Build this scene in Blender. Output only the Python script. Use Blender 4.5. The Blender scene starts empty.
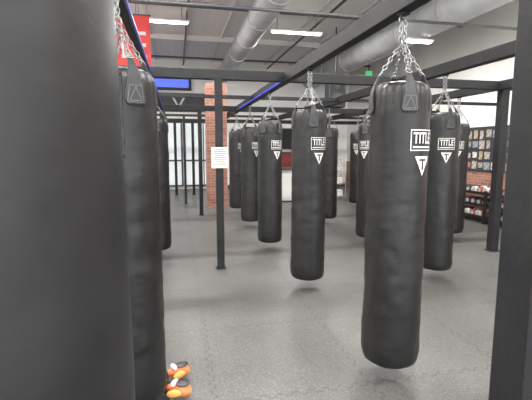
import bpy, bmesh, math, random
from mathutils import Vector, Matrix, noise
random.seed(4)
scene=bpy.context.scene
COL=scene.collection
scene.view_settings.view_transform='Standard'
scene.view_settings.exposure=0.32

# ---------------------------------------------------------------- materials
def new_mat(name,color,rough=0.5,metal=0.0,bump=0.0,bscale=40,var=0.0,vscale=6,emit=None,estr=0,spec=0.5,stretch=(1,1,1)):
    m=bpy.data.materials.new(name); m.use_nodes=True
    nt=m.node_tree; b=nt.nodes['Principled BSDF']
    b.inputs['Base Color'].default_value=(*color,1)
    b.inputs['Roughness'].default_value=rough
    b.inputs['Metallic'].default_value=metal
    b.inputs['Specular IOR Level'].default_value=spec
    tc=nt.nodes.new('ShaderNodeTexCoord'); mp=nt.nodes.new('ShaderNodeMapping')
    mp.inputs['Scale'].default_value=stretch
    nt.links.new(tc.outputs['Object'],mp.inputs['Vector'])
    n=nt.nodes.new('ShaderNodeTexNoise'); n.inputs['Scale'].default_value=vscale; n.inputs['Detail'].default_value=4
    nt.links.new(mp.outputs['Vector'],n.inputs['Vector'])
    r=nt.nodes.new('ShaderNodeValToRGB')
    v=var
    r.color_ramp.elements[0].position=.3; r.color_ramp.elements[1].position=.7
    r.color_ramp.elements[0].color=(*[c*(1-v) for c in color],1)
    r.color_ramp.elements[1].color=(*[min(1,c*(1+v)) for c in color],1)
    nt.links.new(n.outputs['Fac'],r.inputs['Fac']); nt.links.new(r.outputs['Color'],b.inputs['Base Color'])
    if bump>0:
        n2=nt.nodes.new('ShaderNodeTexNoise'); n2.inputs['Scale'].default_value=bscale; n2.inputs['Detail'].default_value=5
        nt.links.new(mp.outputs['Vector'],n2.inputs['Vector'])
        bp=nt.nodes.new('ShaderNodeBump'); bp.inputs['Strength'].default_value=bump; bp.inputs['Distance'].default_value=.02
        nt.links.new(n2.outputs['Fac'],bp.inputs['Height']); nt.links.new(bp.outputs['Normal'],b.inputs['Normal'])
    if emit:
        b.inputs['Emission Color'].default_value=(*emit,1); b.inputs['Emission Strength'].default_value=estr
    return m

M={}
M['vinyl']=new_mat('black_vinyl',(.0100,.0098,.0098),.40,bump=.34,bscale=6,var=.4,vscale=4,stretch=(1,1,2.0),spec=.38)
M['vinylm']=new_mat('matte_black_vinyl',(.0095,.0095,.0100),.46,bump=.20,bscale=5,var=.3,vscale=3,stretch=(1,1,1.6),spec=.34)
M['strap']=new_mat('black_webbing',(.022,.022,.023),.6,bump=.3,bscale=120)
M['seam']=new_mat('seam_piping',(.02,.02,.022),.5)
M['thread']=new_mat('grey_thread',(.12,.12,.12),.7)
M['chrome']=new_mat('zinc_steel',(.29,.29,.29),.42,1.0,var=.2)
M['print']=new_mat('white_print',(.58,.58,.54),.6,var=.1,vscale=60)
M['printdark']=new_mat('black_print',(.02,.02,.02),.5)
M['steel']=new_mat('black_painted_steel',(.010,.010,.011),.6,bump=.08,bscale=60,var=.3,vscale=12,spec=.3)
M['led']=new_mat('blue_led',(.02,.03,.5),.4,emit=(.08,.10,1),estr=.34)
M['leddim']=new_mat('dim_blue_led',(.03,.04,.3),.4,emit=(.07,.08,1),estr=.13)
M['tube']=new_mat('lamp_tube',(1,1,1),.4,emit=(1,.98,.92),estr=14)
M['fixture']=new_mat('white_enamel',(.75,.75,.75),.4)
M['wall']=new_mat('pale_grey_paint',(.80,.80,.78),.8,bump=.1,bscale=30,var=.04,vscale=1.5)
M['wallr']=new_mat('pale_warm_paint',(.72,.71,.68),.8,bump=.1,bscale=30,var=.05,vscale=1.2)
M['galv']=new_mat('galvanised_duct',(.42,.425,.43),.55,.1,bump=.1,bscale=9,var=.12,vscale=3)
M['pipe']=new_mat('dark_pipe',(.08,.08,.085),.5,.2)
M['joist']=new_mat('grey_joist',(.58,.58,.57),.6)
M['red']=new_mat('red_banner_fabric',(.58,.04,.035),.6,var=.1)
M['white']=new_mat('white_laminate',(.72,.72,.71),.4,var=.03)
M['orange']=new_mat('orange_leather',(.66,.17,.05),.42,bump=.5,bscale=14,var=.25)
M['yellow']=new_mat('amber_leather',(.74,.36,.08),.4,bump=.3,bscale=14,var=.15)
M['blackl']=new_mat('black_leather',(.02,.02,.022),.4,bump=.4,bscale=14)
M['paper']=new_mat('white_paper',(.72,.71,.67),.7,var=.02)
M['ink']=new_mat('grey_ink',(.14,.12,.12),.7)
M['redink']=new_mat('red_ink',(.6,.12,.06),.7)
M['cork']=new_mat('black_board',(.025,.025,.03),.7,bump=.2,bscale=80)
M['iron']=new_mat('cast_iron',(.03,.03,.032),.5,var=.2)
M['reddb']=new_mat('red_rubber',(.40,.04,.03),.5)
M['silver']=new_mat('silver_plate',(.6,.6,.6),.35,.7)
M['green']=new_mat('green_sign_glow',(.02,.5,.12),.5,emit=(.03,.9,.2),estr=.5)
M['blueglow']=new_mat('blue_sign_glow',(.03,.06,.6),.5,emit=(.12,.18,1),estr=.8,var=.5,vscale=5)
M['pane']=new_mat('daylight_glass',(.66,.70,.72),.2,emit=(.92,.96,1),estr=.25)
M['frame']=new_mat('dark_window_frame',(.06,.06,.065),.45)
M['speaker']=new_mat('speaker_plastic',(.012,.012,.014),.6,bump=.3,bscale=200)
M['maroon']=new_mat('maroon_panel',(.26,.04,.035),.6,var=.2)
M['band']=new_mat('charcoal_band',(.05,.052,.056),.7,var=.1)
M['baseb']=new_mat('black_rubber_base',(.03,.03,.03),.6)

def brick_mat():
    m=bpy.data.materials.new('red_brick'); m.use_nodes=True; nt=m.node_tree; b=nt.nodes['Principled BSDF']
    tc=nt.nodes.new('ShaderNodeTexCoord'); sp=nt.nodes.new('ShaderNodeSeparateXYZ'); cb=nt.nodes.new('ShaderNodeCombineXYZ')
    ad=nt.nodes.new('ShaderNodeMath'); ad.operation='ADD'
    nt.links.new(tc.outputs['Object'],sp.inputs[0]); nt.links.new(sp.outputs[0],ad.inputs[0]); nt.links.new(sp.outputs[1],ad.inputs[1])
    nt.links.new(ad.outputs[0],cb.inputs[0]); nt.links.new(sp.outputs[2],cb.inputs[1])
    bt=nt.nodes.new('ShaderNodeTexBrick'); bt.inputs['Scale'].default_value=1
    bt.inputs['Brick Width'].default_value=.20; bt.inputs['Row Height'].default_value=.068; bt.inputs['Mortar Size'].default_value=.005
    bt.inputs['Color1'].default_value=(.35,.155,.105,1); bt.inputs['Color2'].default_value=(.22,.09,.065,1); bt.inputs['Mortar'].default_value=(.34,.26,.22,1)
    nt.links.new(cb.outputs[0],bt.inputs['Vector']); nt.links.new(bt.outputs['Color'],b.inputs['Base Color'])
    bp=nt.nodes.new('ShaderNodeBump'); bp.inputs['Strength'].default_value=.5; bp.inputs['Distance'].default_value=.01; bp.invert=True
    nt.links.new(bt.outputs['Fac'],bp.inputs['Height']); nt.links.new(bp.outputs[0],b.inputs['Normal'])
    b.inputs['Roughness'].default_value=.85
    return m
M['brick']=brick_mat()

def floor_mat():
    m=bpy.data.materials.new('grey_rubber_mats'); m.use_nodes=True; nt=m.node_tree; b=nt.nodes['Principled BSDF']; L=nt.links
    tc=nt.nodes.new('ShaderNodeTexCoord'); sp=nt.nodes.new('ShaderNodeSeparateXYZ'); L.new(tc.outputs['Object'],sp.inputs[0])
    def math_(op,a,bb=None):
        n=nt.nodes.new('ShaderNodeMath'); n.operation=op
        for i,x in enumerate((a,bb)):
            if x is None: continue
            if isinstance(x,(int,float)): n.inputs[i].default_value=x
            else: L.new(x,n.inputs[i])
        return n.outputs[0]
    def seam(p,q,off):
        # interlocking teeth: clipped sine
        sn=math_('MULTIPLY',math_('SINE',math_('MULTIPLY',q,2*math.pi/.10)),2.0)
        w=math_('MULTIPLY',math_('MINIMUM',math_('MAXIMUM',sn,-1.0),1.0),.015)
        t=math_('ADD',math_('ADD',p,w),off)
        d=math_('ABSOLUTE',math_('SUBTRACT',math_('FRACT',t),.5))
        return math_('LESS_THAN',d,.007)
    s=math_('MAXIMUM',seam(sp.outputs[0],sp.outputs[1],.12),seam(sp.outputs[1],sp.outputs[0],.3))
    n1=nt.nodes.new('ShaderNodeTexNoise'); n1.inputs['Scale'].default_value=1.3; n1.inputs['Detail'].default_value=3; n1.inputs['Roughness'].default_value=.5; L.new(tc.outputs['Object'],n1.inputs['Vector'])
    n2=nt.nodes.new('ShaderNodeTexNoise'); n2.inputs['Scale'].default_value=150; n2.inputs['Detail'].default_value=0; L.new(tc.outputs['Object'],n2.inputs['Vector'])
    r=nt.nodes.new('ShaderNodeValToRGB'); e=r.color_ramp.elements
    e[0].position=.3; e[1].position=.7; e[0].color=(.066,.065,.062,1); e[1].color=(.090,.088,.084,1)
    L.new(n1.outputs['Fac'],r.inputs['Fac'])
    r2=nt.nodes.new('ShaderNodeValToRGB'); e=r2.color_ramp.elements; e[0].position=.50; e[1].position=.72; e[0].color=(.90,.90,.90,1); e[1].color=(1.7,1.7,1.67,1)
    L.new(n2.outputs['Fac'],r2.inputs['Fac'])
    mx=nt.nodes.new('ShaderNodeMixRGB'); mx.blend_type='MULTIPLY'; mx.inputs[0].default_value=1; L.new(r.outputs[0],mx.inputs[1]); L.new(r2.outputs[0],mx.inputs[2])
    mx2=nt.nodes.new('ShaderNodeMixRGB'); mx2.inputs[2].default_value=(.012,.012,.012,1); L.new(mx.outputs[0],mx2.inputs[1]); L.new(math_('MULTIPLY',s,.42),mx2.inputs[0])
    L.new(mx2.outputs[0],b.inputs['Base Color'])
    b.inputs['Roughness'].default_value=.42; b.inputs['Specular IOR Level'].default_value=.48
    return m
M['floor']=floor_mat()

def ceil_mat():
    m=bpy.data.materials.new('grey_metal_deck'); m.use_nodes=True; nt=m.node_tree; b=nt.nodes['Principled BSDF']
    tc=nt.nodes.new('ShaderNodeTexCoord'); w=nt.nodes.new('ShaderNodeTexWave'); w.inputs['Scale'].default_value=1.6; w.bands_direction='X'
    nt.links.new(tc.outputs['Object'],w.inputs['Vector'])
    r=nt.nodes.new('ShaderNodeValToRGB'); r.color_ramp.elements[0].color=(.68,.675,.66,1); r.color_ramp.elements[1].color=(.70,.695,.68,1)
    nt.links.new(w.outputs['Fac'],r.inputs[0]); nt.links.new(r.outputs[0],b.inputs['Base Color'])
    b.inputs['Roughness'].default_value=.7
    return m
M['ceil']=ceil_mat()

# ---------------------------------------------------------------- helpers
def mk(name,me,parent=None,loc=(0,0,0),rot=(0,0,0)):
    o=bpy.data.objects.new(name,me); COL.objects.link(o); o.location=loc; o.rotation_euler=rot
    if parent: o.parent=parent
    return o
def tag(o,label,cat,group=None):
    o['label']=label; o['category']=cat
    if group: o['group']=group
    return o
def empty(name,loc,label,cat,group=None,rz=0):
    o=mk(name,None,None,loc,(0,0,rz)); o.empty_display_size=.1
    return tag(o,label,cat,group)
def bm_box(bm,c,s,mi=0,bev=0):
    r=bmesh.ops.create_cube(bm,size=1); vs=r['verts']
    for v in vs: v.co=Vector((v.co.x*s[0]+c[0],v.co.y*s[1]+c[1],v.co.z*s[2]+c[2]))
    fs=set(f for v in vs for f in v.link_faces)
    for f in fs: f.material_index=mi
    if bev>0:
        es=list(set(e for v in vs for e in v.link_edges))
        bmesh.ops.bevel(bm,geom=es,offset=bev,segments=2,affect='EDGES',profile=.5)
def bm_cyl(bm,p0,p1,r,seg=16,mi=0,r2=None):
    p0=Vector(p0);p1=Vector(p1);d=p1-p0
    q=Vector((0,0,1)).rotation_difference(d.normalized()).to_matrix().to_4x4()
    mat=Matrix.Translation((p0+p1)/2)@q
    res=bmesh.ops.create_cone(bm,cap_ends=True,segments=seg,radius1=r,radius2=r if r2 is None else r2,depth=d.length,matrix=mat)
    for f in set(f for v in res['verts'] for f in v.link_faces):
        f.material_index=mi
        if len(f.verts)==4: f.smooth=True
def fin(bm,name,mats):
    me=bpy.data.meshes.new(name); bm.to_mesh(me); bm.free()
    for m in mats: me.materials.append(m)
    return me
def box(name,c,s,mat,parent=None,bev=.0):
    """box object whose origin is at its centre; c is local to the parent"""
    bm=bmesh.new(); bm_box(bm,(0,0,0),s,0,bev)
    return mk(name,fin(bm,name,[mat]),parent,c)
def cyl(name,p0,p1,r,mat,parent=None,seg=20):
    c=(Vector(p0)+Vector(p1))/2
    bm=bmesh.new(); bm_cyl(bm,Vector(p0)-c,Vector(p1)-c,r,seg)
    return mk(name,fin(bm,name,[mat]),parent,c)
def text2d(s,w,h,off=.02):
    cu=bpy.data.curves.new('t','FONT'); cu.body=s; cu.offset=off; cu.resolution_u=3
    ob=bpy.data.objects.new('t',cu); COL.objects.link(ob)
    bpy.context.view_layer.update(); dg=bpy.context.evaluated_depsgraph_get()
    me=bpy.data.meshes.new_from_object(ob.evaluated_get(dg)); bpy.data.objects.remove(ob)
    xs=[v.co.x for v in me.vertices]; ys=[v.co.y for v in me.vertices]
    x0,x1,y0,y1=min(xs),max(xs),min(ys),max(ys)
    for v in me.vertices:
        v.co=Vector(((v.co.x-(x0+x1)/2)/(x1-x0)*w,(v.co.y-(y0+y1)/2)/(y1-y0)*h,0))
    return me
def struct(o):
    o['kind']='structure'; return o

# ---------------------------------------------------------------- room
XL,XR,YB,YF,H=-5.0,6.6,15.0,-3.0,4.6
struct(box('floor',((XL+XR)/2,(YB+YF)/2,-.05),(XR-XL+.4,YB-YF+.4,.1),M['floor']))
struct(box('ceiling',((XL+XR)/2,(YB+YF)/2,H+.05),(XR-XL+.4,YB-YF+.4,.1),M['ceil']))
struct(box('wall_back',((XL+XR)/2,YB+.1,H/2),(XR-XL+.4,.2,H),M['wall']))
bm=bmesh.new()
bm_box(bm,(0,0,H/2),(.2,YB-YF,H),0)
struct(mk('wall_right',fin(bm,'wall_right',[M['wallr']]),None,(XR+.1,(YB+YF)/2,0)))
struct(box('trim_1',(XR-.02,(YB+YF)/2,.49),(.04,YB-YF,.98),M['brick']))
struct(box('wall_left',(XL-.1,(YB+YF)/2,H/2),(.2,YB-YF,H),M['wall']))
struct(box('baseboard_back',(3.9,YB-.015,.06),(XR-1.25,.03,.12),M['baseb']))
# windows at the back
for i,xc in enumerate((-3.4,-1.95,-.5,.95)):
    w,h=1.4,2.35
    bm=bmesh.new()
    for sx in (-1,1): bm_box(bm,(sx*(w/2-.03),0,h/2),(.06,.08,h))
    for z in (.03,.95,h-.03): bm_box(bm,(0,0,z),(w-.12,.078,.055))
    bm_box(bm,(0,0,h/2),(.035,.07,h-.1))
    f=struct(mk('window_%d'%(i+1),fin(bm,'wf',[M['frame']]),None,(xc,YB-.04,.1)))
    p=box('pane',(0,.02,h/2),(w-.06,.01,h-.1),M['pane'],f)
# charcoal band and triangles on the back wall
struct(box('trim_2',(-1.2,YB-.02,3.12),(5.0,.04,.66),M['band']))
for i,x in enumerate((-1.6,-.75,.1)):
    bm=bmesh.new()
    o=[(-.26,.22),(.26,.22),(0,-.24)]; n=[(-.15,.16),(.15,.16),(0,-.11)]
    vo=[bm.verts.new((a,0,b)) for a,b in o]; vn=[bm.verts.new((a,0,b)) for a,b in n]
    for k in range(3): bm.faces.new((vo[k],vn[k],vn[(k+1)%3],vo[(k+1)%3]))
    tag(mk('wall_emblem',fin(bm,'em',[M['print']]),None,(x,YB-.0405,3.12)),'white inverted triangle emblem on the charcoal wall band','wall emblem','triangle emblems')
# brick pier
struct(box('trim_3',(.97,10.25,1.53),(.50,.46,3.06),M['brick']))
# joists
for i,y in enumerate((6.5,11.8)):
    struct(box('trim_%d'%(4+i),((XL+XR)/2,y,H-.07),(XR-XL,.10,.14),M['joist']))
for i in range(12):
    struct(box('trim_%d'%(6+i),(-4.5+i*.97,(YB+YF)/2,H-.02),(.06,YB-YF,.04),M['joist']))

# ---------------------------------------------------------------- ceiling services
def duct(x,y0,y1,z,r,label):
    L=y1-y0
    e=empty('air_duct',(x,y0,z),label,'duct')
    cyl('duct_tube',(0,0,0),(0,L,0),r,M['galv'],e,28)
    y=.8
    while y<L:
        cyl('duct_collar',(0,y,0),(0,y+.05,0),r+.012,M['galv'],e,28); y+=1.5
    y=1.0
    while y<L:
        cyl('hanger_rod',(0,y,r),(0,y,H-z),.008,M['pipe'],e,6); y+=3
duct(1.72,3.0,14.9,4.12,.25,'round galvanised air duct hung from the ceiling')
duct(5.0,3.0,14.9,4.05,.32,'large round galvanised air duct hung from the ceiling')
def pipe(p0,p1,r,label):
    tag(cyl('ceiling_pipe',p0,p1,r,M['pipe'],None,12),label,'pipe')
pipe((XL,6.3,3.6),(XR,6.3,3.6),.026,'thin dark pipe crossing the gym below the ducts')
pipe((XL,8.6,4.33),(XR,8.6,4.33),.03,'thin dark pipe under the grey ceiling deck')
pipe((3.35,3,4.42),(3.35,14.9,4.42),.03,'thin dark conduit run along the ceiling')
pipe((.3,3,4.42),(.3,14.9,4.42),.025,'thin dark conduit beside the round duct')
pipe((XL,13.2,4.3),(XR,13.2,4.3),.03,'thin dark sprinkler pipe near the far wall')
pipe((XL,10.6,3.3),(XR,10.6,3.3),.022,'thin dark pipe crossing low before the far wall')

# light fixtures
def fixture(x,y,z=4.22,e=115,up=5,L=1.2,top=H):
    f=empty('ceiling_light',(x,y,z),'long white fluorescent fixture hanging below the ceiling','ceiling light','fluorescent ceiling lights')
    box('housing',(0,0,.04),(L+.1,.11,.04),M['fixture'],f,.008)
    for dy in (-.028,.028): cyl('tube',(-L/2,dy,0),(L/2,dy,0),.016,M['tube'],f,12)
    for dx in (-L*.4,L*.4): cyl('hanger_rod',(dx,0,.06),(dx,0,top-z),.006,M['pipe'],f,6)
    def lamp(en,z_,rx):
        ld=bpy.data.lights.new('tube_or_fill_light','AREA'); ld.shape='RECTANGLE'; ld.size=L; ld.size_y=.10; ld.energy=en; ld.color=(1,.98,.95)
        lo=bpy.data.objects.new('tube_or_fill_light',ld); COL.objects.link(lo); lo.parent=f; lo.location=(0,0,z_); lo.rotation_euler=(rx,0,0)
    lamp(e,-.025,0)
    if up: lamp(up,.075,math.pi)  # added uplight above the housing to brighten the ceiling, apart from the tubes
fixture(-.3,9.4,e=135,up=0); fixture(2.87,9.6,e=135,up=0)
fixture(4.88,7.62,3.64,55,0,.5,3.755)
for y in (4.4,0.0):
    for x in (-3.6,-.3,2.9): fixture(x,y,4.22,115,120)
    fixture(5.95,y,4.22,60,60)
fixture(-3.6,9.4,4.22,125,90)

# ---------------------------------------------------------------- rig
rig=empty('bag_rig',(.5,4.9,0),'black square-tube steel frame holding the heavy bags','steel rig')
def rbox(name,x0,x1,y0,y1,z0,z1,mat=M['steel'],bev=.006):
    return box(name,((x0+x1)/2-.5,(y0+y1)/2-4.9,(z0+z1)/2),(x1-x0,y1-y0,z1-z0),mat,rig,bev)
BX=((-.29,.030),(1.34,.045),(2.9,.045),(4.42,.045)); BZ0,BZ1=2.30,2.42
for x,hw_ in BX: rbox('beam',x-hw_,x+hw_,.4,13.14,BZ0,BZ1 if hw_>.03 else BZ0+.07)
for y in (.79,4.9,9.0,13.1):
    rbox('cross_beam',-3.6,6.4,y-.045,y+.045,BZ0+.003,BZ1-.003)
for y in (6.95,11.0):
    rbox('cross_brace',-3.6,6.4,y-.025,y+.025,BZ0+.03,BZ1-.03)
posts=[(.5,4.9,.044),(4.49,4.9,.056),(.5,9.0,.042),(4.6,9.0,.042),(.5,13.1,.042),(4.6,13.1,.042),(-3.5,4.9,.042),(-.05,13.1,.042),(-.3,9.0,.042),(.2,11.0,.03),(.844,.79,.052)]
for x,y,w in posts:
    rbox('post',x-w,x+w,y-w,y+w,.008,BZ0+.03)
    rbox('base_plate',x-w-.02,x+w+.02,y-w-.02,y+w+.02,0,.008,M['steel'],.002)
for x,y0,y1,m,o_ in ((1.34,4.95,8.4,'led',.049),(-.29,1.4,8.9,'leddim',.034)):
    s=-1 if x>0 else 1
    xx=x+s*o_
    rbox('led_strip',xx-.004,xx+.004,y0,y1,BZ0+.015,BZ0+.035,M[m],0)

# ---------------------------------------------------------------- heavy bag
BR=.178; BH=1.78; S_=BR/.19; DROP=.032
def drop(me):
    """shorten the upper part of the bag"""
    for v in me.vertices:
        z=v.co.z
        if z>1.50: v.co.z=z-DROP*min(1,(z-1.50)/.10)
    return me
def bag_body_mesh(seed,amp=1.0,mat='vinyl'):
    bm=bmesh.new(); seg=80
    prof=[(.0,0),(.13*S_,.0),(.165*S_,.004),(.181*S_,.016),(.189*S_,.038)]
    z=.08
    while z<1.66: prof.append((BR+.005*(1-z/BH)-.002*max(0,(z-1.3)/.4),z)); z+=.03
    prof+=[(.188*S_,1.68),(.187*S_,1.715),(.183*S_,1.745),(.175*S_,1.770),(.160*S_,1.788),(.138*S_,1.798),(.08,1.80),(0,1.80)]
    rings=[]
    for r,z in prof:
        if r==0: rings.append([bm.verts.new((0,0,z))]); continue
        ring=[]
        for k in range(seg):
            t=2*math.pi*k/seg
            face=max(0,math.cos(t)) if 1.1<z<1.6 else 0   # keep the printed area flat
            a=amp*.0085*(1-.9*face) if .05<z<1.66 else .0035
            ct,st=math.cos(t),math.sin(t)
            nv=.8*noise.noise(Vector((ct*1.5+seed*9,st*1.5,z*3.0)))+.45*noise.noise(Vector((ct*2.0+seed*5,st*2.0,z*9)))
            cr=abs(noise.noise(Vector((ct*1.2+seed*3,st*1.2,z*7+3))))
            nv-=.5*max(0,1-cr*9)*amp
            rr=r+a*nv-.001
            if z>1.62 and r>.1: rr+=.0034*math.sin(t*18+seed)      # gathered pleats at the top
            ring.append(bm.verts.new((rr*st,-rr*ct,z)))
        rings.append(ring)
    for a,b in zip(rings,rings[1:]):
        for k in range(seg):
            k2=(k+1)%seg
            if len(a)==1: f=bm.faces.new((a[0],b[k2],b[k]))
            elif len(b)==1: f=bm.faces.new((a[k],a[k2],b[0]))
            else: f=bm.faces.new((a[k],a[k2],b[k2],b[k]))
            f.smooth=True
    bmesh.ops.recalc_face_normals(bm,faces=bm.faces)
    return drop(fin(bm,'bag_body',[M[mat]]))
bodies=[bag_body_mesh(s) for s in range(3)]
smooth_body=bag_body_mesh(7,.5,'vinylm')

def bent(x,z,R,t0=0):
    t=x/R+t0
    return Vector((R*math.sin(t),-R*math.cos(t),z))
def seam_mesh():
    bm=bmesh.new()
    n=40
    for off,w,R0,mi in ((0,.004,BR+.0105,0),(-.010,.0012,BR+.0085,1),(.010,.0012,BR+.0085,1)):
        if mi==0:
            prev=None
            for j in range(n+1):
                z=.03+(1.70-.03)*j/n
                ring=[bm.verts.new(bent(off+w*a,z,R0-.006*b,math.pi)) for a,b in ((-2,1.6),(-1,.3),(0,0),(1,.3),(2,1.6))]
                if prev:
                    for i in range(4): bm.faces.new((prev[i],prev[i+1],ring[i+1],ring[i])).smooth=True
                prev=ring
        else:
            z=.04
            while z<1.69:
                v=[bm.verts.new(bent(off+a*w,zz,R0,math.pi)) for a,zz in ((-1,z),(1,z),(1,z+.008),(-1,z+.008))]
                f=bm.faces.new(v); f.material_index=1; z+=.013
    return drop(fin(bm,'side_seam',[M['seam'],M['thread']]))
def tab_mesh():
    """wide webbing strap sewn on the side, leaning in towards the chain"""
    bm=bmesh.new(); nu,nz=8,18; z0,z1=1.615,1.85
    def hw(z):
        s=(z-z0)/(z1-z0)
        if s<.12: return .054*math.sqrt(max(.5,1-((.12-s)/.12)**2))
        return .054-.036*((s-.12)/.88)
    skins=[]
    def lean(z):
        if z<1.70: return 0
        s=(z-1.70)/(z1-1.70); return .052*s**1.7
    for dR in (.0065,.001):
        g=[]
        for j in range(nz+1):
            z=z0+(z1-z0)*j/nz; w=hw(z); R=BR+dR
            row=[]
            for i in range(nu+1):
                p=bent(-w+2*w*i/nu,z,R); k=(R-lean(z))/R
                row.append(bm.verts.new((p.x*k,p.y*k,p.z)))
            g.append(row)
        skins.append(g)
    o,n=skins
    for j in range(nz):
        for i in range(nu):
            bm.faces.new((o[j][i],o[j][i+1],o[j+1][i+1],o[j+1][i])).smooth=True
            bm.faces.new((n[j][i],n[j+1][i],n[j+1][i+1],n[j][i+1]))
    for j in range(nz):
        bm.faces.new((o[j][0],o[j+1][0],n[j+1][0],n[j][0])); bm.faces.new((o[j][nu],n[j][nu],n[j+1][nu],o[j+1][nu]))
    for i in range(nu):
        bm.faces.new((o[0][i],n[0][i],n[0][i+1],o[0][i+1])); bm.faces.new((o[nz][i],o[nz][i+1],n[nz][i+1],n[nz][i]))
    return drop(fin(bm,'strap_tab',[M['strap']]))
def stitch_mesh():
    bm=bmesh.new(); R=BR+.0075
    def line(p,q,w=.0015,n=8):
        p=Vector(p);q=Vector(q);d=(q-p).normalized();nn=Vector((-d.y,d.x))*w
        pts=[p.lerp(q,i/n) for i in range(n+1)]
        a=[bm.verts.new(bent((x+nn).x,(x+nn).y,R)) for x in pts]; b=[bm.verts.new(bent((x-nn).x,(x-nn).y,R)) for x in pts]
        for i in range(n): bm.faces.new((b[i],b[i+1],a[i+1],a[i]))
    for P in ([(-.042,1.630),(.042,1.630),(.030,1.708),(-.030,1.708)],[(-.030,1.638),(.030,1.638),(0,1.702)]):
        for i in range(len(P)): line(P[i],P[(i+1)%len(P)])
    return drop(fin(bm,'stitching',[M['thread']]))
def bm_link(bm,c,d,roll,a=.019,b=.0108,r=.0031):
    d=Vector(d).normalized(); q=Vector((0,0,1)).rotation_difference(d)
    Mx=Matrix.Translation(c)@q.to_matrix().to_4x4()@Matrix.Rotation(roll,4,'Z')
    N,K=12,6; g=[]
    for i in range(N):
        t=2*math.pi*i/N; ct,st=math.cos(t),math.sin(t)
        ce=Vector((b*st,0,a*ct)); nrm=Vector((st*a,0,ct*b)).normalized()
        g.append([bm.verts.new(Mx@(ce+nrm*r*math.cos(2*math.pi*k/K)+Vector((0,r*math.sin(2*math.pi*k/K),0)))) for k in range(K)])
    for i in range(N):
        for k in range(K):
            bm.faces.new((g[i][k],g[(i+1)%N][k],g[(i+1)%N][(k+1)%K],g[i][(k+1)%K])).smooth=True
def chain(bm,p,q,phase=0):
    p=Vector(p);q=Vector(q);L=(q-p).length;n=max(2,round(L/.029))
    for i in range(n):
        bm_link(bm,p.lerp(q,(i+.5)/n),q-p,phase+(i%2)*math.pi/2)
TOPZ=2.30-.12   # beam underside in bag coordinates
CZ=1.99
def chain_mesh():
    bm=bmesh.new()
    zt=1.853-DROP
    for k in range(4):
        t=math.pi/2*k
        bm_link(bm,(.128*math.sin(t),-.128*math.cos(t),zt),(-math.sin(t),math.cos(t),1.0),t,.02,.018,.0042)
        chain(bm,(.124*math.sin(t),-.124*math.cos(t),zt+.007),(.012*math.sin(t),-.012*math.cos(t),CZ),t)
    chain(bm,(-.012,0,CZ+.02),(-.014,0,TOPZ-.028))
    chain(bm,(.012,0,CZ+.02),(.014,0,TOPZ-.028),.8)
    chain(bm,(.02,-.012,CZ),(.045,-.03,CZ-.13),.3)   # spare tail
    return fin(bm,'chain',[M['chrome']])
def ring_mesh():
    bm=bmesh.new(); bm_link(bm,(0,0,CZ+.008),(0,0,1),.6,.028,.026,.0055)
    return fin(bm,'swivel_ring',[M['chrome']])
def bracket_mesh():
    bm=bmesh.new()
    bm_box(bm,(0,0,TOPZ-.0085),(.06,.05,.012),0,.002)
    bm_link(bm,(0,0,TOPZ-.024),(0,0,1),0,.018,.022,.004)
    return fin(bm,'beam_bracket',[M['steel']])
def logo_mesh():
    R=BR+.0055
    bm=bmesh.new()
    def strip(x0,x1,y0,y1,n=10,mi=0):
        a=[];b=[]
        for i in range(n+1):
            x=x0+(x1-x0)*i/n
            a.append(bm.verts.new((x,y0,0))); b.append(bm.verts.new((x,y1,0)))
        for i in range(n): bm.faces.new((a[i],a[i+1],b[i+1],b[i])).material_index=mi
    cz=1.425; w,h,t=.090,.061,.006
    strip(-w,w,cz+h-t,cz+h,16); strip(-w,w,cz-h,cz-h+t,16)
    strip(-w,-w+t,cz-h+t,cz+h-t,2); strip(w-t,w,cz-h+t,cz+h-t,2)
    strip(-w+.016,w-.016,cz-h+.017,cz-h+.026,14)
    me=text2d('TITLE',.146,.064,.018)
    for v in me.vertices: v.co.y+=cz+.013
    bm.from_mesh(me)
    zt,zb=1.332,1.220; n=12
    rows=[]
    for j in range(n+1):
        y=zt+(zb-zt)*j/n; ww=.056*(1-j/n)+.002
        rows.append([bm.verts.new((-ww+2*ww*i/6,y,0)) for i in range(7)])
    for a,b in zip(rows,rows[1:]):
        for i in range(6): bm.faces.new((a[i],b[i],b[i+1],a[i+1]))
    for v in bm.verts: v.co=bent(v.co.x,v.co.y,R)
    def strip2(x0,x1,y0,y1,n=6):
        a=[bm.verts.new(bent(x0+(x1-x0)*i/n,y0,R+.001)) for i in range(n+1)]; b=[bm.verts.new(bent(x0+(x1-x0)*i/n,y1,R+.001)) for i in range(n+1)]
        for i in range(n): bm.faces.new((a[i],a[i+1],b[i+1],b[i])).material_index=1
    strip2(-.028,.028,1.305,1.317); strip2(-.007,.007,1.253,1.305,2)
    return fin(bm,'logo_print',[M['print'],M['printdark']])
TAB,ST,CH,RG,BK,LG,SM=tab_mesh(),stitch_mesh(),chain_mesh(),ring_mesh(),bracket_mesh(),logo_mesh(),seam_mesh()

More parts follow.
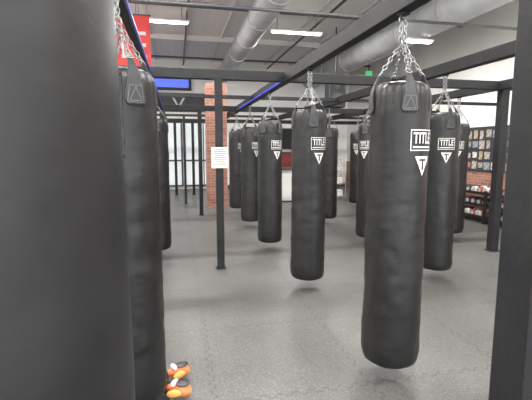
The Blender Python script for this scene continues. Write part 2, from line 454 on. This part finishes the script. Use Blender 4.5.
def make_bag(x,y,phi,lab,k,tabrot=0):
    e=empty('heavy_bag',(x,y,.12),lab,'punching bag','hanging heavy bags',math.radians(phi))
    mk('bag_body',smooth_body if k==0 else bodies[k%3],e)
    l=mk('logo_print',LG,e); l['label']='white lettered logo with inverted triangle'
    mk('side_seam',SM,e)
    tr=math.radians(tabrot)
    for j in range(4):
        t=mk('strap_tab',TAB,e,rot=(0,0,math.pi/2*j+tr)); 
        mk('stitching',ST,t)
    mk('chain',CH,e,rot=(0,0,tr)); mk('swivel_ring',RG,e); mk('beam_bracket',BK,e)
L0='tall black vinyl heavy bag on chains with white logo'
bags=[(-.247,.545,135,'black vinyl heavy bag with vertical seam, its logo turned away',0),
(-.275,2.2,120,'black heavy bag with chains hanging over orange gloves',0),
(-.29,5.62,100,'black heavy bag on chains beside the steel post',0),
(1.34,2.27,19,'black heavy bag hanging low over the mat, white logo',-31),
(1.34,4.0,16,L0,-20),(1.32,5.72,22,L0,20),(1.34,7.45,29,L0,0),(1.34,9.17,30,L0,0),
(2.9,4.0,-19,L0,10),(2.9,5.72,-54,L0,0),(2.9,7.45,70,L0,0),(2.9,9.25,40,L0,0),
(4.42,5.72,-30,L0,0),(4.42,7.45,-30,L0,0),(4.42,9.4,-30,L0,0)]
for k,(x,y,p,l,tr) in enumerate(bags): make_bag(x,y,p,l,k,tr)

# ---------------------------------------------------------------- paper notice on post
pn=empty('paper_notice',(.5,4.851,1.26),'white printed paper notice taped to the black post','notice')
box('sheet',(0,0,.125),(.20,.004,.25),M['paper'],pn)
bm=bmesh.new()
for i in range(9):
    w=.15 if i%3 else .11
    bm_box(bm,(0,-.003,.222-.023*i),(w,.001,.008),0 if i not in (0,) else 1)
mk('printed_lines',fin(bm,'pl',[M['ink'],M['redink']]),pn)

# ---------------------------------------------------------------- gloves
def glove(x,y,rz,z,lab,sc=1.0,a=M['orange'],b=M['blackl'],c=M['print']):
    e=empty('boxing_glove',(x,y,z),lab,'boxing glove','pair of orange gloves',rz)
    e.scale=(sc,sc,sc)
    def blob(cc,s,fn=None,mat=a,name='glove_body',rot=None):
        bm=bmesh.new(); bmesh.ops.create_uvsphere(bm,u_segments=28,v_segments=18,radius=1)
        for v in bm.verts:
            p=Vector(v.co)
            if fn: p=fn(p)
            p=Vector((p.x*s[0],p.y*s[1],p.z*s[2]))
            if rot: p=rot@p
            v.co=p+Vector(cc)
        for f in bm.faces: f.smooth=True
        return mk(name,fin(bm,name,[mat]),e)
    def mitt(p):
        q=Vector(p); k=.78+.22*math.sin(min(1.5,max(-1.5,q.y*1.3)))
        q.x*=k*1.05; q.z*=k
        if q.y>.2: q.z-= .25*(q.y-.2)
        q.z-=.06*max(0,1-abs(q.y-.25)*6)*max(0,q.z)   # finger crease
        return q
    blob((0,.05,.065),(.065,.105,.058),mitt)
    blob((.058,.045,.06),(.026,.06,.028),None,M['yellow'],'thumb',Matrix.Rotation(.35,3,'Z'))
    for nm,y0,y1,r0,r1,m in (('cuff',-.13,-.04,.043,.048,b),('wrist_strap',-.10,-.055,.049,.051,c)):
        bm=bmesh.new()
        bm_cyl(bm,(0,y0,.062),(0,y1,.063),r0,24,0,r1)
        bmesh.ops.scale(bm,vec=(1.05,1,.95),verts=bm.verts)
        mk(nm,fin(bm,nm,[m]),e)
    blob((0,.085,.110),(.044,.055,.012),None,b,'knuckle_patch')
    blob((0,.02,.108),(.052,.022,.015),None,c,'white_panel')
    blob((-.050,.06,.07),(.018,.06,.026),None,c,'side_panel')
glove(-.075,2.50,math.radians(-70),0.006,'orange leather boxing glove with black and white patches',.80)
glove(-.07,2.33,math.radians(-112),0.006,'orange boxing glove lying on the mat below the bag',.80)

# ---------------------------------------------------------------- red banner
rb=empty('hanging_banner',(-1.14,8.3,2.95),'red fabric banner with white lettering hung from the ceiling','banner')
box('fabric',(0,0,.52),(1.4,.012,1.04),M['red'],rb,.002)
me=text2d('TITLE',1.25,.50,.0); me.materials.append(M['print'])
mk('lettering',me,rb,(0,-.012,.50),(math.pi/2,0,0))
cyl('top_rail',(-.72,0,1.05),(.72,0,1.05),.014,M['pipe'],rb,10)
for s in (-.5,.5): cyl('hanger_rod',(s,0,1.05),(s,0,H-2.95),.004,M['pipe'],rb,6)

# blue sign
bs=empty('glowing_sign',(-.34,14.9,3.56),'blue glowing wall sign in a dark frame','sign')
box('frame',(0,0,.2),(1.8,.08,.46),M['band'],bs,.01)
box('lit_panel',(0,-.05,.2),(1.60,.02,.28),M['blueglow'],bs,.008)

# exit sign
ex=empty('exit_sign',(6.05,12.2,3.76),'green illuminated exit sign hung from the ceiling','exit sign')
box('housing',(0,0,.1),(.24,.06,.17),M['fixture'],ex,.01)
box('lit_face',(0,-.033,.1),(.20,.006,.13),M['green'],ex)
me=text2d('EXIT',.16,.08,.02); me.materials.append(M['print']); mk('lettering',me,ex,(0,-.038,.1),(math.pi/2,0,0))
cyl('stem',(0,0,.185),(0,0,H-3.76),.01,M['pipe'],ex,8)

# speaker
sk=empty('hanging_speaker',(4.12,10.2,2.60),'black loudspeaker hung from the ceiling on a pole','speaker')
box('cabinet',(0,0,.3),(.46,.34,.68),M['speaker'],sk,.02)
cyl('driver_cone',(0,-.165,.2),(0,-.178,.2),.14,M['iron'],sk); cyl('driver_cone',(0,-.165,.48),(0,-.178,.48),.06,M['iron'],sk)
cyl('pole',(0,0,.62),(0,0,H-2.60),.018,M['pipe'],sk,10)

# ---------------------------------------------------------------- reception desk and wire rack
dk=empty('reception_desk',(3.4,11.0,0),'white laminate counter against the far side of the gym','desk')
box('body',(0,0,.47),(1.5,.55,.86),M['white'],dk,.006)
box('counter_top',(0,0,.925),(1.6,.65,.045),M['band'],dk,.008)
box('toe_kick',(0,0,.02),(1.46,.5,.04),M['baseb'],dk)
for x in (-.5,0,.5): box('front_panel',(x,-.28,.47),(.44,.012,.7),M['wall'],dk,.004)
wr=empty('wire_rack',(4.42,10.7,0),'grey wire storage rack with stacked white towels','rack')
for sx in (-.2,.2):
    for sy in (-.18,.18): cyl('upright',(sx,sy,0),(sx,sy,1.4),.011,M['silver'],wr,8)
for z in (.15,.5,.85,1.2,1.38):
    bm=bmesh.new()
    for i in range(9): bm_cyl(bm,(-.2+.05*i,-.18,z),(-.2+.05*i,.18,z),.004,6)
    for sy in (-.18,.18): bm_cyl(bm,(-.2,sy,z-.006),(.2,sy,z-.006),.006,6)
    mk('shelf',fin(bm,'s',[M['silver']]),wr)
for z in (.15,.5,.85):
    for i in range(3):
        bm=bmesh.new(); bm_box(bm,(0,0,.03),(.3,.26,.055),0,.02)
        tag(mk('folded_towel',fin(bm,'tw',[M['paper']]),None,(4.42,10.7,z+.003+.056*i)),'white folded towel on the wire rack','towel','towels on the wire rack')
tv=empty('wall_screen',(4.05,YB-.03,1.45),'black flat screen on the pale far wall','screen')
box('bezel',(0,0,.4),(1.0,.05,.8),M['frame'],tv,.01); box('display',(0,-.028,.4),(.92,.006,.72),M['speaker'],tv)
p=empty('wall_poster',(4.05,YB-.016,.75),'dark red poster under the wall screen','poster')
box('frame',(0,0,.3),(.8,.03,.6),M['frame'],p); box('print',(0,-.018,.3),(.74,.006,.54),M['maroon'],p)
p=empty('wall_poster',(2.6,YB-.016,1.2),'dark framed poster on the far wall','poster')
box('frame',(0,0,.5),(.8,.03,1.0),M['frame'],p); box('print',(0,-.018,.5),(.72,.006,.92),M['band'],p)

# ---------------------------------------------------------------- notice board on right wall
nb=empty('notice_board',(XR-.032,7.0,.982),'long black notice board on the wall above brick','notice board')
box('board',(0,0,.49),(.06,4.0,.98),M['cork'],nb,.004)
cols=[(.48,.46,.42),(.30,.25,.21),(.22,.25,.28),(.38,.33,.29),(.55,.54,.52),(.30,.15,.12),(.38,.32,.18)]
pm=[new_mat('photo_print_%d'%i,c,.5,var=.55,vscale=14) for i,c in enumerate(cols)]
for i in range(20):
    for j in range(4):
        if random.random()<.2: continue
        w=random.uniform(.09,.17); h=random.uniform(.11,.19)
        o=box('pinned_photo',(XR-.0635,5.15+.192*i+random.uniform(-.012,.012),1.11+.23*j+random.uniform(-.018,.018)),(.004,w,h),random.choice(pm))
        o.rotation_euler.x=random.uniform(-.09,.09)
        tag(o,'small photo pinned to the black notice board','photo','photos on the notice board')

# ---------------------------------------------------------------- dumbbell rack
RX=6.1
dr=empty('dumbbell_rack',(RX,6.7,0),'black steel dumbbell rack standing along the brick wall','rack')
for y in (-1.8,0,1.8):
    for x in (-.2,.25): box('upright',(x,y,.355),(.05,.05,.61),M['steel'],dr,.004)
    box('foot',(.02,y,.025),(.5,.05,.05),M['steel'],dr,.004)
tiers=(.12,.36,.60)
for z in tiers:
    bm=bmesh.new()
    bm_box(bm,(-.172,0,z),(.03,3.7,.05),0,.003); bm_box(bm,(.172,0,z),(.03,3.7,.05),0,.003); bm_box(bm,(0,0,z-.02),(.33,3.7,.012),0)
    mk('shelf',fin(bm,'s',[M['steel']]),dr)
def db_mesh(mi):
    bm=bmesh.new(); bm_cyl(bm,(-.1,0,0),(.1,0,0),.015,10,1)
    for s in (-1,1):
        bm_cyl(bm,(s*.065,0,0),(s*.15,0,0),.068,14,0); bm_cyl(bm,(s*.15,0,0),(s*.154,0,0),.045,14,2)
    return fin(bm,'dumbbell',[mi,M['silver'],M['silver']])
dbs=[db_mesh(M['iron']),db_mesh(M['reddb']),db_mesh(M['white'])]
for ti,z in enumerate(tiers):
    for i in range(22):
        k=[0,2,0,0,1,0,2,0,1][(i*2+ti)%9]
        tag(mk('dumbbell',dbs[k],None,(RX,4.98+.163*i,z-.014+.0685)),('black','red','white')[k]+' round-headed dumbbell on the steel rack','dumbbell','dumbbells on the rack')

# ---------------------------------------------------------------- world / camera
w=bpy.data.worlds.new('world'); scene.world=w; w.use_nodes=True
bg=w.node_tree.nodes['Background']; bg.inputs[0].default_value=(.97,.98,1,1); bg.inputs[1].default_value=3.6  # bright white world added as fill, entering through the open front of the room
cam=bpy.data.cameras.new('camera'); co=bpy.data.objects.new('camera',cam); COL.objects.link(co)
cam.sensor_width=36; cam.lens=27.07; cam.clip_start=.02
co.location=(0,0,1.5); co.rotation_euler=(math.radians(90-7.4),0,math.radians(-12.44))
scene.camera=co
